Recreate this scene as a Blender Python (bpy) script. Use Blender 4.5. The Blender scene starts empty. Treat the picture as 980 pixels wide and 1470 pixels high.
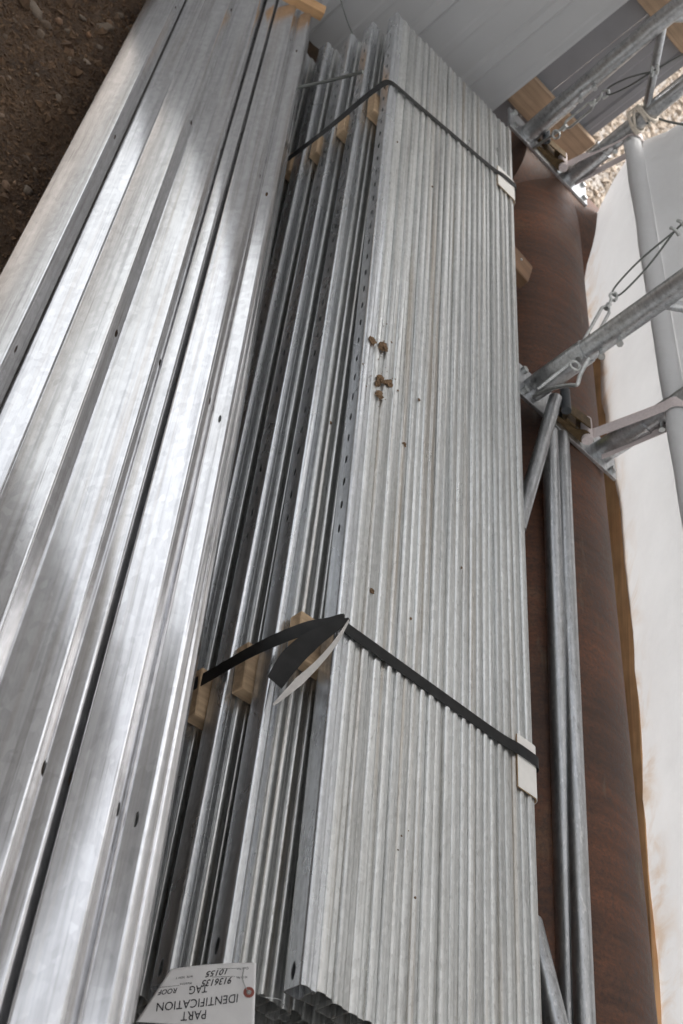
import bpy, bmesh, math, random
from mathutils import Vector, Matrix, noise

# ------------------------------------------------------------------ camera
random.seed(7)
SC = bpy.context.scene
COL = SC.collection
CAMH = 2.07
ROWS = [[0.7046121882891629, 0.0725507054515096, 0.7058739683915574],
        [0.5371523084855678, -0.7045402005870669, -0.4637785066660169],
        [0.4636691294479096, 0.7059458200848161, -0.5353983913888738]]
rx, ry, rz = (Vector(r).normalized() for r in ROWS)
CAMLOC = Vector((0, 0, CAMH))
cam = bpy.data.cameras.new('camera'); camo = bpy.data.objects.new('camera', cam); COL.objects.link(camo)
camo.matrix_world = Matrix(((rx.x, -ry.x, -rz.x, 0), (rx.y, -ry.y, -rz.y, 0), (rx.z, -ry.z, -rz.z, CAMH), (0, 0, 0, 1)))
cam.sensor_fit = 'VERTICAL'; cam.sensor_height = 36; cam.sensor_width = 24
cam.lens = 36 * 1900 / 1470
cam.clip_start = 0.05; cam.clip_end = 500
cam.dof.use_dof = True; cam.dof.focus_distance = 2.75; cam.dof.aperture_fstop = 7.0
SC.camera = camo

# ------------------------------------------------------------------ daylight
SUN_EL, SUN_AZ = math.radians(58), math.radians(40)      # compass angle, clockwise from +Y
w = bpy.data.worlds.new('World'); SC.world = w; w.use_nodes = True
nt = w.node_tree; nt.nodes.clear()
sky = nt.nodes.new('ShaderNodeTexSky'); sky.sky_type = 'NISHITA'; sky.sun_disc = False
sky.sun_elevation = SUN_EL; sky.sun_rotation = SUN_AZ; sky.air_density = 1.0; sky.dust_density = 4.0; sky.ozone_density = 1.0
bgn = nt.nodes.new('ShaderNodeBackground'); bgn.inputs['Strength'].default_value = 0.15
hsv = nt.nodes.new('ShaderNodeHueSaturation'); hsv.inputs['Saturation'].default_value = 0.18
wo = nt.nodes.new('ShaderNodeOutputWorld')
nt.links.new(sky.outputs[0], hsv.inputs['Color']); nt.links.new(hsv.outputs[0], bgn.inputs[0]); nt.links.new(bgn.outputs[0], wo.inputs[0])
sl = bpy.data.lights.new('sun', 'SUN'); sl.energy = 1.2; sl.angle = math.radians(20); sl.color = (1.0, 0.95, 0.88)
so = bpy.data.objects.new('sun', sl); COL.objects.link(so)
sdir = Vector((math.sin(SUN_AZ) * math.cos(SUN_EL), math.cos(SUN_AZ) * math.cos(SUN_EL), math.sin(SUN_EL)))
so.rotation_euler = (-sdir).to_track_quat('-Z', 'Y').to_euler(); so.location = sdir * 30
SC.view_settings.view_transform = 'Standard'; SC.view_settings.look = 'None'
SC.view_settings.exposure = 1.12; SC.view_settings.gamma = 1.0
SC.render.engine = 'CYCLES'
SC.cycles.use_denoising = True
SC.cycles.use_adaptive_sampling = True; SC.cycles.adaptive_threshold = 0.025
SC.cycles.max_bounces = 6; SC.cycles.diffuse_bounces = 3; SC.cycles.glossy_bounces = 3; SC.cycles.transmission_bounces = 4
SC.cycles.sample_clamp_indirect = 6.0

# ------------------------------------------------------------------ survey helpers (photo pixel -> point on a known plane)
def ray(x, y):
    cx, cy = (x - 490) / 1900.0, (y - 735) / 1900.0
    return rx * cx + ry * cy + rz
def onz(x, y, z): r = ray(x, y); return CAMLOC + r * ((z - CAMH) / r.z)
def onx(x, y, X): r = ray(x, y); return CAMLOC + r * (X / r.x)
def ony(x, y, Y): r = ray(x, y); return CAMLOC + r * (Y / r.y)
def onp(x, y, p0, n): r = ray(x, y); return CAMLOC + r * ((p0 - CAMLOC).dot(n) / r.dot(n))

# ------------------------------------------------------------------ materials
def newmat(name):
    m = bpy.data.materials.new(name); m.use_nodes = True
    t = m.node_tree; b = t.nodes['Principled BSDF']
    return m, t, b
def N(t, typ, **kw):
    n = t.nodes.new(typ)
    for k, v in kw.items():
        if k in n.inputs: n.inputs[k].default_value = v
        else: setattr(n, k, v)
    return n
def coords(t, scale=(1, 1, 1), rnd=True):
    tc = N(t, 'ShaderNodeTexCoord'); mp = N(t, 'ShaderNodeMapping'); mp.inputs['Scale'].default_value = scale
    if rnd:
        oi = N(t, 'ShaderNodeObjectInfo'); mu = N(t, 'ShaderNodeMath', operation='MULTIPLY'); mu.inputs[1].default_value = 37.0
        t.links.new(oi.outputs['Random'], mu.inputs[0]); cb = N(t, 'ShaderNodeCombineXYZ')
        for i in range(3): t.links.new(mu.outputs[0], cb.inputs[i])
        t.links.new(cb.outputs[0], mp.inputs['Location'])
    t.links.new(tc.outputs['Object'], mp.inputs['Vector']); return mp
def ramp(t, fac, stops):
    r = N(t, 'ShaderNodeValToRGB'); e = r.color_ramp.elements
    while len(e) < len(stops): e.new(0.5)
    for el, (p, c) in zip(e, stops):
        el.position = p; el.color = (*c, 1) if len(c) == 3 else c
    t.links.new(fac, r.inputs[0]); return r
def g(v): return (v, v, v)
def mixc(t, fac, a, b, mode='MIX'):
    m = N(t, 'ShaderNodeMix', data_type='RGBA', blend_type=mode)
    if hasattr(fac, 'is_linked') or not isinstance(fac, (int, float)): t.links.new(fac, m.inputs[0])
    else: m.inputs[0].default_value = fac
    for s, i in ((a, 6), (b, 7)):
        if isinstance(s, tuple): m.inputs[i].default_value = (*s, 1)
        else: t.links.new(s, m.inputs[i])
    return m.outputs[2]
def bump(t, b, h, strength, dist):
    bp = N(t, 'ShaderNodeBump'); bp.inputs['Strength'].default_value = strength; bp.inputs['Distance'].default_value = dist
    t.links.new(h, bp.inputs['Height']); t.links.new(bp.outputs[0], b.inputs['Normal']); return bp

def galvanized(name, base=(0.60, 0.61, 0.62), rough=(0.28, 0.5), dirt=0.3, spangle=90, bstr=0.25, scuff=0.0, metal=0.95, stain=0.0, pit=0.5, fleck=0.5):
    m, t, b = newmat(name)
    v1 = coords(t, (70, 1.2, 70)); n1 = N(t, 'ShaderNodeTexNoise', Scale=1.0, Detail=3.0, Roughness=0.65); t.links.new(v1.outputs[0], n1.inputs['Vector'])
    v2 = coords(t, (1, .35, 1)); n2 = N(t, 'ShaderNodeTexNoise', Scale=7.0, Detail=4.0, Roughness=0.6); t.links.new(v2.outputs[0], n2.inputs['Vector'])
    vo = N(t, 'ShaderNodeTexVoronoi', Scale=spangle); v3 = coords(t, (1, .6, 1)); t.links.new(v3.outputs[0], vo.inputs['Vector'])
    v4 = coords(t, (1, .22, 1)); n4 = N(t, 'ShaderNodeTexNoise', Scale=160.0, Detail=2.0, Roughness=0.7); t.links.new(v4.outputs[0], n4.inputs['Vector'])
    d = tuple(c * 0.62 for c in base); br = tuple(min(1, c * 1.15) for c in base)
    c0 = ramp(t, n1.outputs['Fac'], [(0.25, d), (0.5, base), (0.8, br)])
    sp = ramp(t, vo.outputs['Color'], [(0.0, g(0.72)), (1.0, g(1.15))])
    c1 = mixc(t, 0.5, c0.outputs[0], sp.outputs[0], 'MULTIPLY')
    dr = ramp(t, n2.outputs['Fac'], [(0.48, g(0)), (0.75, g(dirt))])
    c2 = mixc(t, dr.outputs[0], c1, (0.34, 0.32, 0.28))
    fl = ramp(t, n4.outputs['Fac'], [(0.57, g(0)), (0.68, g(fleck))])     # white-rust flecks
    oi = N(t, 'ShaderNodeObjectInfo'); ov = ramp(t, oi.outputs['Random'], [(0.0, g(0.88)), (0.5, g(1.0)), (1.0, g(1.08))])
    c2 = mixc(t, 1.0, c2, ov.outputs[0], 'MULTIPLY')
    if stain:
        v6 = coords(t, (40, 0.5, 40)); n6 = N(t, 'ShaderNodeTexNoise', Scale=1.0, Detail=4.0, Roughness=0.6); t.links.new(v6.outputs[0], n6.inputs['Vector'])
        sn = ramp(t, n6.outputs['Fac'], [(0.55, g(0)), (0.70, g(stain))]); c2 = mixc(t, sn.outputs[0], c2, (0.33, 0.26, 0.18))
    c3 = mixc(t, fl.outputs[0], c2, (0.70, 0.70, 0.68))
    pk = ramp(t, n4.outputs['Fac'], [(0.27, g(pit)), (0.40, g(0))])      # dark pits
    c4 = mixc(t, pk.outputs[0], c3, (0.16, 0.14, 0.12))
    if scuff:
        v5 = coords(t, (230, 1.6, 230)); n5 = N(t, 'ShaderNodeTexNoise', Scale=1.0, Detail=3.0, Roughness=0.7); t.links.new(v5.outputs[0], n5.inputs['Vector'])
        sc = ramp(t, n5.outputs['Fac'], [(0.60, g(0)), (0.72, g(scuff))]); zn = ramp(t, n2.outputs['Fac'], [(0.42, g(0)), (0.62, g(1))])
        f5 = mixc(t, 1.0, sc.outputs[0], zn.outputs[0], 'MULTIPLY'); c4 = mixc(t, f5, c4, (0.17, 0.15, 0.13))
    t.links.new(c4, b.inputs['Base Color'])
    b.inputs['Metallic'].default_value = metal
    rr = ramp(t, n2.outputs['Fac'], [(0.3, g(rough[0])), (0.7, g(rough[1]))])
    t.links.new(rr.outputs[0], b.inputs['Roughness'])
    bump(t, b, n4.outputs['Fac'], bstr, 0.0006)
    return m

def simple(name, col, rough=0.6, metal=0.0, var=0.25, scale=20, bstr=0.0, stretch=(1, 1, 1)):
    m, t, b = newmat(name)
    v = coords(t, stretch); n = N(t, 'ShaderNodeTexNoise', Scale=float(scale), Detail=6.0, Roughness=0.6); t.links.new(v.outputs[0], n.inputs['Vector'])
    c = ramp(t, n.outputs['Fac'], [(0.25, tuple(x * (1 - var) for x in col)), (0.75, tuple(min(1, x * (1 + var)) for x in col))])
    t.links.new(c.outputs[0], b.inputs['Base Color']); b.inputs['Roughness'].default_value = rough; b.inputs['Metallic'].default_value = metal
    if bstr: bump(t, b, n.outputs['Fac'], bstr, 0.004)
    return m

def wood(name, col, axis):
    m, t, b = newmat(name)
    s = [55, 55, 55]; s[axis] = 2.5
    v = coords(t, tuple(s)); n = N(t, 'ShaderNodeTexNoise', Scale=1.0, Detail=5.0, Roughness=0.6, Distortion=0.6); t.links.new(v.outputs[0], n.inputs['Vector'])
    v2 = coords(t); n2 = N(t, 'ShaderNodeTexNoise', Scale=9.0, Detail=4.0); t.links.new(v2.outputs[0], n2.inputs['Vector'])
    c = ramp(t, n.outputs['Fac'], [(0.25, tuple(x * 0.62 for x in col)), (0.55, col), (0.8, tuple(min(1, x * 1.2) for x in col))])
    k = ramp(t, n2.outputs['Fac'], [(0.3, g(0.75)), (0.65, g(1.05))])
    t.links.new(mixc(t, 1.0, c.outputs[0], k.outputs[0], 'MULTIPLY'), b.inputs['Base Color'])
    b.inputs['Roughness'].default_value = 0.75; bump(t, b, n.outputs['Fac'], 0.3, 0.002)
    return m

MT = {}
MT['galv_rib'] = galvanized('galvanised_ribbed', (0.63, 0.64, 0.63), (0.27, 0.42), 0.22, 120, 0.4, 0.0, 0.88, 0.6, 0.35, 0.35)
MT['galv_side'] = galvanized('galvanised_slotted', (0.66, 0.68, 0.70), (0.20, 0.34), 0.15, 120, 0.25, 0.3, 0.82, 0.0, 0.3, 0.3)
MT['galv_web'] = galvanized('galvanised_sheet', (0.70, 0.70, 0.71), (0.13, 0.20), 0.22, 75, 0.07, 0.95, 0.93, 0.35, 0.12, 0.2)
MT['galv_tube'] = galvanized('galvanised_tube', (0.48, 0.49, 0.50), (0.28, 0.40), 0.35, 60, 0.04)
MT['steel_small'] = simple('zinc_hardware', (0.50, 0.51, 0.50), 0.38, 0.9, 0.3, 60)
MT['cable'] = simple('wire_rope', (0.16, 0.17, 0.16), 0.5, 0.7, 0.3, 300)
MT['black_strap'] = simple('black_strapping', (0.012, 0.012, 0.012), 0.55, 0.0, 0.5, 40)
MT['black_strap'].node_tree.nodes['Principled BSDF'].inputs['Specular IOR Level'].default_value = 0.25
MT['tail_pale'] = simple('pale_strap_back', (0.42, 0.40, 0.38), 0.35, 0.0, 0.15, 60)
MT['card'] = simple('white_card', (0.78, 0.76, 0.72), 0.7, 0.0, 0.06, 30)
MT['card_core'] = simple('brown_card', (0.33, 0.22, 0.12), 0.9, 0.0, 0.2, 90)
MT['paper'] = simple('tag_paper', (0.78, 0.77, 0.76), 0.75, 0.0, 0.06, 25)
MT['ink'] = simple('black_ink', (0.02, 0.02, 0.025), 0.6, 0.0, 0.1, 20)
MT['eyelet'] = simple('red_reinforcement', (0.30, 0.10, 0.08), 0.7, 0.0, 0.25, 90)
MT['mud'] = simple('dried_mud', (0.16, 0.10, 0.055), 0.95, 0.0, 0.5, 60, 0.5)
MT['crumb'] = simple('soil_crumb', (0.085, 0.050, 0.027), 0.95, 0.0, 0.65, 35)
MT['wood_x'] = wood('pine_x', (0.52, 0.37, 0.23), 0)
MT['wood_y'] = wood('pine_y', (0.60, 0.36, 0.18), 1)
MT['wood_rail'] = wood('rail_timber', (0.36, 0.25, 0.16), 0)
MT['wood_dark'] = wood('aged_timber', (0.23, 0.13, 0.07), 0)
MT['wall_white'] = simple('painted_panel', (0.50, 0.505, 0.51), 0.32, 0.0, 0.03, 5)
MT['wall_grey'] = simple('grey_cladding', (0.20, 0.20, 0.21), 0.5, 0.0, 0.08, 6)
MT['webbing'] = simple('white_webbing', (0.62, 0.55, 0.54), 0.85, 0.0, 0.12, 120)
MT['rope'] = simple('pale_rope', (0.60, 0.54, 0.46), 0.9, 0.0, 0.25, 150)
MT['ratchet'] = simple('rusty_ratchet', (0.10, 0.065, 0.03), 0.6, 0.5, 0.5, 60, 0.3)
MT['ratchet_black'] = simple('ratchet_grip', (0.04, 0.045, 0.05), 0.5, 0.0, 0.3, 60)
MT['olive'] = simple('yellow_green_pad', (0.32, 0.33, 0.10), 0.7, 0.0, 0.3, 60)

def rust_mat():
    m, t, b = newmat('rusted_steel')
    v = coords(t, (1, 1, 1), False); n = N(t, 'ShaderNodeTexNoise', Scale=2.6, Detail=8.0, Roughness=0.66); t.links.new(v.outputs[0], n.inputs['Vector'])
    v2 = coords(t, (1, 22, 1), False); n2 = N(t, 'ShaderNodeTexNoise', Scale=1.6, Detail=5.0, Roughness=0.65); t.links.new(v2.outputs[0], n2.inputs['Vector'])
    n3 = N(t, 'ShaderNodeTexNoise', Scale=85.0, Detail=4.0, Roughness=0.75); t.links.new(v.outputs[0], n3.inputs['Vector'])
    c = ramp(t, n.outputs['Fac'], [(0.28, (0.048, 0.026, 0.018)), (0.46, (0.082, 0.038, 0.022)), (0.58, (0.115, 0.046, 0.023)), (0.72, (0.12, 0.070, 0.040))])
    s_ = ramp(t, n2.outputs['Fac'], [(0.35, g(0.75)), (0.65, g(1.15))])
    c2 = mixc(t, 1.0, c.outputs[0], s_.outputs[0], 'MULTIPLY')
    f = ramp(t, n3.outputs['Fac'], [(0.32, g(0.45)), (0.5, g(1.0)), (0.68, g(1.5))])
    c3 = mixc(t, 1.0, c2, f.outputs[0], 'MULTIPLY')
    vs = coords(t, (9, 2.2, 9), False); n5 = N(t, 'ShaderNodeTexNoise', Scale=1.0, Detail=5.0, Roughness=0.65); t.links.new(vs.outputs[0], n5.inputs['Vector'])
    pch = ramp(t, n5.outputs['Fac'], [(0.60, g(0)), (0.68, g(0.6))])              # dried clay wiped along the pipe
    c4 = mixc(t, pch.outputs[0], c3, (0.15, 0.12, 0.08))
    vo = N(t, 'ShaderNodeTexVoronoi', Scale=2.3); t.links.new(v.outputs[0], vo.inputs['Vector'])
    fr = ramp(t, vo.outputs['Distance'], [(0.06, g(0.9)), (0.11, g(0))])            # fresh orange scars
    fm = mixc(t, 1.0, fr.outputs[0], ramp(t, n3.outputs['Fac'], [(0.4, g(0)), (0.55, g(1))]).outputs[0], 'MULTIPLY')
    c5 = mixc(t, fm, c4, (0.36, 0.12, 0.03))
    t.links.new(c5, b.inputs['Base Color'])
    r = ramp(t, n3.outputs['Fac'], [(0.3, g(0.45)), (0.7, g(0.75))]); t.links.new(r.outputs[0], b.inputs['Roughness'])
    b.inputs['Metallic'].default_value = 0.1
    bump(t, b, n3.outputs['Fac'], 0.5, 0.003)
    return m
MT['rust'] = rust_mat()

def fabric_mat():
    m, t, b = newmat('white_membrane')
    out = t.nodes['Material Output']
    tc = N(t, 'ShaderNodeTexCoord')
    n = N(t, 'ShaderNodeTexNoise', Scale=2.2, Detail=7.0, Roughness=0.65); t.links.new(tc.outputs['Object'], n.inputs['Vector'])
    vb = coords(t, (1, 1.3, 1), False); n2 = N(t, 'ShaderNodeTexNoise', Scale=5.0, Detail=5.0, Roughness=0.6, Distortion=1.2); t.links.new(vb.outputs[0], n2.inputs['Vector'])
    sep = N(t, 'ShaderNodeSeparateXYZ'); t.links.new(tc.outputs['Object'], sep.inputs[0])
    # mud stain carried along the hem of the sheet
    hm = N(t, 'ShaderNodeMapRange'); t.links.new(sep.outputs['Z'], hm.inputs['Value'])
    hm.inputs['From Min'].default_value = 0.27; hm.inputs['From Max'].default_value = 0.44; hm.inputs['To Min'].default_value = 1.0; hm.inputs['To Max'].default_value = 0.0
    st = ramp(t, n2.outputs['Fac'], [(0.47, g(0.0)), (0.56, g(0.35)), (0.66, g(0.85))])
    mu = N(t, 'ShaderNodeMath', operation='MULTIPLY'); t.links.new(hm.outputs[0], mu.inputs[0]); t.links.new(st.outputs[0], mu.inputs[1])
    c = ramp(t, n.outputs['Fac'], [(0.3, (0.72, 0.725, 0.73)), (0.7, (0.82, 0.825, 0.83))])
    col = mixc(t, mu.outputs[0], c.outputs[0], (0.52, 0.30, 0.11))
    t.links.new(col, b.inputs['Base Color']); b.inputs['Roughness'].default_value = 0.5
    nb = N(t, 'ShaderNodeTexNoise', Scale=7.0, Detail=5.0); t.links.new(tc.outputs['Object'], nb.inputs['Vector']); bump(t, b, nb.outputs['Fac'], 0.6, 0.03)
    tr = N(t, 'ShaderNodeBsdfTranslucent'); t.links.new(col, tr.inputs['Color'])
    mx = N(t, 'ShaderNodeMixShader'); mx.inputs[0].default_value = 0.30
    t.links.new(b.outputs[0], mx.inputs[1]); t.links.new(tr.outputs[0], mx.inputs[2]); t.links.new(mx.outputs[0], out.inputs['Surface'])
    return m
MT['fabric'] = fabric_mat()

def ground_mat(name, cols, sc1, sc2, bstr, dist):
    m, t, b = newmat(name)
    v = coords(t, (1, 1, 1), False)
    n = N(t, 'ShaderNodeTexNoise', Scale=sc1, Detail=7.0, Roughness=0.72); t.links.new(v.outputs[0], n.inputs['Vector'])
    vo = N(t, 'ShaderNodeTexVoronoi', Scale=sc2); t.links.new(v.outputs[0], vo.inputs['Vector'])
    n2 = N(t, 'ShaderNodeTexNoise', Scale=sc2 * 0.8, Detail=4.0, Roughness=0.7); t.links.new(v.outputs[0], n2.inputs['Vector'])
    c = ramp(t, n.outputs['Fac'], [(0.25, cols[0]), (0.5, cols[1]), (0.75, cols[2])])
    k = ramp(t, vo.outputs['Color'], [(0.0, g(0.6)), (1.0, g(1.35))])
    c2 = mixc(t, 0.8, c.outputs[0], k.outputs[0], 'MULTIPLY')
    t.links.new(c2, b.inputs['Base Color']); b.inputs['Roughness'].default_value = 0.95
    ad = N(t, 'ShaderNodeMath', operation='ADD'); t.links.new(n2.outputs['Fac'], ad.inputs[0]); t.links.new(n.outputs['Fac'], ad.inputs[1])
    bump(t, b, ad.outputs[0], bstr, dist)
    return m
MT['dirt'] = ground_mat('brown_dirt', ((0.035, 0.019, 0.010), (0.082, 0.047, 0.024), (0.14, 0.086, 0.048)), 6.0, 120.0, 1.0, 0.03)
MT['gravel_bed'] = ground_mat('pale_gravel_bed', ((0.27, 0.23, 0.20), (0.42, 0.38, 0.34), (0.56, 0.51, 0.46)), 9.0, 60.0, 1.0, 0.02)
def stone_mat():
    m, t, b = newmat('field_stone')
    oi = N(t, 'ShaderNodeObjectInfo'); c = ramp(t, oi.outputs['Random'], [(0.0, (0.075, 0.048, 0.03)), (0.35, (0.11, 0.078, 0.052)), (0.6, (0.135, 0.105, 0.078)), (0.8, (0.19, 0.10, 0.05)), (1.0, (0.22, 0.18, 0.14))])
    v = coords(t); n = N(t, 'ShaderNodeTexNoise', Scale=60.0, Detail=6.0); t.links.new(v.outputs[0], n.inputs['Vector'])
    k = ramp(t, n.outputs['Fac'], [(0.3, g(0.6)), (0.7, g(1.2))])
    t.links.new(mixc(t, 1.0, c.outputs[0], k.outputs[0], 'MULTIPLY'), b.inputs['Base Color']); b.inputs['Roughness'].default_value = 0.85
    bump(t, b, n.outputs['Fac'], 0.4, 0.004); return m
MT['stone'] = stone_mat()
MT['gravel'] = simple('pale_crushed_stone', (0.46, 0.385, 0.31), 0.9, 0.0, 0.45, 25)

# ------------------------------------------------------------------ object helpers
def link(name, me, mat, parent=None):
    o = bpy.data.objects.new(name, me); COL.objects.link(o)
    if mat is not None and not me.materials: me.materials.append(MT[mat])
    if parent is not None: o.parent = parent
    return o
def tag(o, label=None, cat=None, group=None, kind=None):
    if label: o['label'] = label
    if cat: o['category'] = cat
    if group: o['group'] = group
    if kind: o['kind'] = kind
    return o
def empty(name, loc=(0, 0, 0)):
    o = bpy.data.objects.new(name, None); o.location = loc; o.empty_display_size = 0.05; COL.objects.link(o); return o
def mesh(name, verts, faces, smooth=False, sharp=None):
    me = bpy.data.meshes.new(name); me.from_pydata([tuple(v) for v in verts], [], faces); me.update()
    if smooth:
        me.polygons.foreach_set('use_smooth', [True] * len(me.polygons))
        if sharp: me.set_sharp_from_angle(angle=math.radians(sharp))
    return me
def recentre(o):
    """put the origin of a mesh object at the bottom centre of its box (object has no rotation)"""
    vs = [v.co for v in o.data.vertices]
    c = Vector(((min(v.x for v in vs) + max(v.x for v in vs)) / 2, (min(v.y for v in vs) + max(v.y for v in vs)) / 2, min(v.z for v in vs)))
    o.data.transform(Matrix.Translation(-c)); o.location = o.matrix_basis @ c
    return o
def box_mesh(name, sx, sy, sz, bev=0.002, segs=1):
    bm = bmesh.new(); bmesh.ops.create_cube(bm, size=1.0)
    bmesh.ops.scale(bm, vec=(sx, sy, sz), verts=bm.verts)
    if bev: bmesh.ops.bevel(bm, geom=bm.edges[:], offset=bev, segments=segs, affect='EDGES', profile=0.5)
    me = bpy.data.meshes.new(name); bm.to_mesh(me); bm.free(); return me
def frame(p0, p1, up=Vector((0, 0, 1))):
    y = (p1 - p0).normalized(); x = y.cross(up)
    if x.length < 1e-4: x = y.cross(Vector((1, 0, 0)))
    x.normalize(); z = x.cross(y)
    return Matrix(((x.x, y.x, z.x, 0), (x.y, y.y, z.y, 0), (x.z, y.z, z.z, 0), (0, 0, 0, 1)))
def tube_mesh(name, pts, r, n=14, cap=True):
    """a round bar swept along a polyline"""
    V, F = [], []
    pts = [Vector(p) for p in pts]; k = len(pts)
    prev = None
    for i, p in enumerate(pts):
        d = (pts[min(i + 1, k - 1)] - pts[max(i - 1, 0)]).normalized()
        if prev is None:
            a = d.cross(Vector((0, 0, 1)));  a = a if a.length > 1e-3 else d.cross(Vector((1, 0, 0)))
        else: a = prev - d * prev.dot(d)
        a.normalize(); prev = a; b = d.cross(a)
        rr = r[i] if isinstance(r, (list, tuple)) else r
        for j in range(n):
            t = 2 * math.pi * j / n; V.append(p + (a * math.cos(t) + b * math.sin(t)) * rr)
    for i in range(k - 1):
        for j in range(n):
            F.append((i * n + j, i * n + (j + 1) % n, (i + 1) * n + (j + 1) % n, (i + 1) * n + j))
    if cap: F.append(tuple(range(n - 1, -1, -1))); F.append(tuple((k - 1) * n + j for j in range(n)))
    return mesh(name, V, F, True, 40)
def ribbon_mesh(name, pts, widths, wdir, th):
    """flat strip of thickness th along pts, spread along wdir (one vector or one for each point)"""
    V, F = [], []; k = len(pts); pts = [Vector(p) for p in pts]
    for i, p in enumerate(pts):
        d = (pts[min(i + 1, k - 1)] - pts[max(i - 1, 0)]).normalized()
        wd = Vector(wdir[i] if isinstance(wdir, list) else wdir); wd = (wd - d * wd.dot(d)).normalized(); nn = d.cross(wd)
        ww = widths[i] if isinstance(widths, (list, tuple)) else widths
        for a, b in ((-1, -1), (1, -1), (1, 1), (-1, 1)): V.append(p + wd * (a * ww / 2) + nn * (b * th / 2))
    for i in range(k - 1):
        for j in range(4): F.append((i * 4 + j, i * 4 + (j + 1) % 4, i * 4 + 4 + (j + 1) % 4, i * 4 + 4 + j))
    F.append((3, 2, 1, 0)); F.append(tuple((k - 1) * 4 + j for j in range(4)))
    return mesh(name, V, F, True, 35)
def smoothpath(pts, n=8):
    pts = [Vector(p) for p in pts]; out = []
    for i in range(len(pts) - 1):
        p0, p1, p2, p3 = pts[max(i - 1, 0)], pts[i], pts[i + 1], pts[min(i + 2, len(pts) - 1)]
        for j in range(n):
            t = j / n
            out.append(0.5 * ((2 * p1) + (p2 - p0) * t + (2 * p0 - 5 * p1 + 4 * p2 - p3) * t * t + (3 * p1 - p0 - 3 * p2 + p3) * t ** 3))
    out.append(pts[-1]); return out

# ---- cold formed section: a bent strip of sheet of thickness th, extruded along y, with slots punched through chosen flats
def fillet(pts, radii, n=4):
    """2-D polyline with rounded corners; returns points and, for each flat, its index range"""
    out = [Vector(pts[0])]; flats = []
    for i in range(1, len(pts) - 1):
        a, b, c = Vector(pts[i - 1]), Vector(pts[i]), Vector(pts[i + 1]); r = radii[i - 1] if isinstance(radii, list) else radii
        u = (a - b).normalized(); v = (c - b).normalized(); ang = u.angle(v); tl = r / math.tan(ang / 2)
        tl = min(tl, 0.45 * (a - b).length, 0.45 * (c - b).length); r = tl * math.tan(ang / 2)
        cen = b + (u + v).normalized() * (r / math.sin(ang / 2))
        s, e = b + u * tl, b + v * tl
        flats.append((len(out) - 1, len(out)))
        a0 = math.atan2(s.y - cen.y, s.x - cen.x); a1 = math.atan2(e.y - cen.y, e.x - cen.x); da = (a1 - a0 + math.pi) % (2 * math.pi) - math.pi
        for j in range(n + 1):
            t = a0 + da * j / n; out.append(cen + Vector((math.cos(t), math.sin(t))) * r)
    flats.append((len(out) - 1, len(out))); out.append(Vector(pts[-1]))
    return out, flats
def section_mesh(name, pts, radii, th, y0, y1, holes=None, n=4, side=1):
    """pts (x,z); holes = {flat index: [(y, half length, half width fraction)]}"""
    P, flats = fillet(pts, radii, n); k = len(P); Q = []
    for i in range(k):
        d = (P[min(i + 1, k - 1)] - P[max(i - 1, 0)]).normalized(); Q.append(P[i] + Vector((-d.y, d.x)) * th * side)
    V, F = [], []
    def vid(p, y): V.append((p.x, y, p.y)); return len(V) - 1
    for i in range(k): vid(P[i], y0); vid(P[i], y1); vid(Q[i], y0); vid(Q[i], y1)
    holed = {}
    for fi, hs in (holes or {}).items(): holed[flats[fi][0]] = hs
    for i in range(k - 1):
        a, b = i * 4, i * 4 + 4
        if i in holed:
            A0, A1 = P[i], P[i + 1]; B0, B1 = Q[i], Q[i + 1]; rings = []
            for (E0, E1, flip) in ((A0, A1, False), (B0, B1, True)):
                ycur = y0; lo, hi = (a, b) if not flip else (a + 2, b + 2); rr = []
                for (hy, hl, hw) in holed[i]:
                    m = hl * 1.5
                    s0 = vid(E0, hy - m); s1 = vid(E1, hy - m); t0 = vid(E0, hy + m); t1 = vid(E1, hy + m)
                    F.append((lo, hi, s1, s0) if not flip else (s0, s1, hi, lo))
                    mid = (E0 + E1) / 2; hv = (E1 - E0) / 2 * hw; rl = []
                    for q in range(8):
                        an = math.pi / 8 + q * math.pi / 4 - math.pi / 2
                        rl.append(vid(mid + hv * max(-1, min(1, math.cos(an) * 1.08)), hy + hl * math.sin(an) * 1.08))
                    for tri in ((s0, s1, rl[1], rl[0], rl[7]), (s1, t1, rl[3], rl[2], rl[1]), (t1, t0, rl[5], rl[4], rl[3]), (t0, s0, rl[7], rl[6], rl[5])):
                        F.append(tri if not flip else tri[::-1])
                    rr.append(rl); lo, hi = t0, t1
                e0, e1 = (a + 1, b + 1) if not flip else (a + 3, b + 3)
                F.append((lo, hi, e1, e0) if not flip else (e0, e1, hi, lo)); rings.append(rr)
            for r0, r1 in zip(*rings):
                for q in range(8): F.append((r0[q], r0[(q + 1) % 8], r1[(q + 1) % 8], r1[q]))
        else:
            F.append((a, b, b + 1, a + 1)); F.append((a + 3, b + 3, b + 2, a + 2))
        F.append((a, a + 2, b + 2, b)); F.append((a + 1, b + 1, b + 3, a + 3))
    e = (k - 1) * 4
    F.append((0, 1, 3, 2)); F.append((e, e + 2, e + 3, e + 1))
    me = mesh(name, V, F, True, 28)
    bm = bmesh.new(); bm.from_mesh(me); bmesh.ops.recalc_face_normals(bm, faces=bm.faces[:]); bm.to_mesh(me); bm.free()
    me.set_sharp_from_angle(angle=math.radians(28))
    return me

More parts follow.
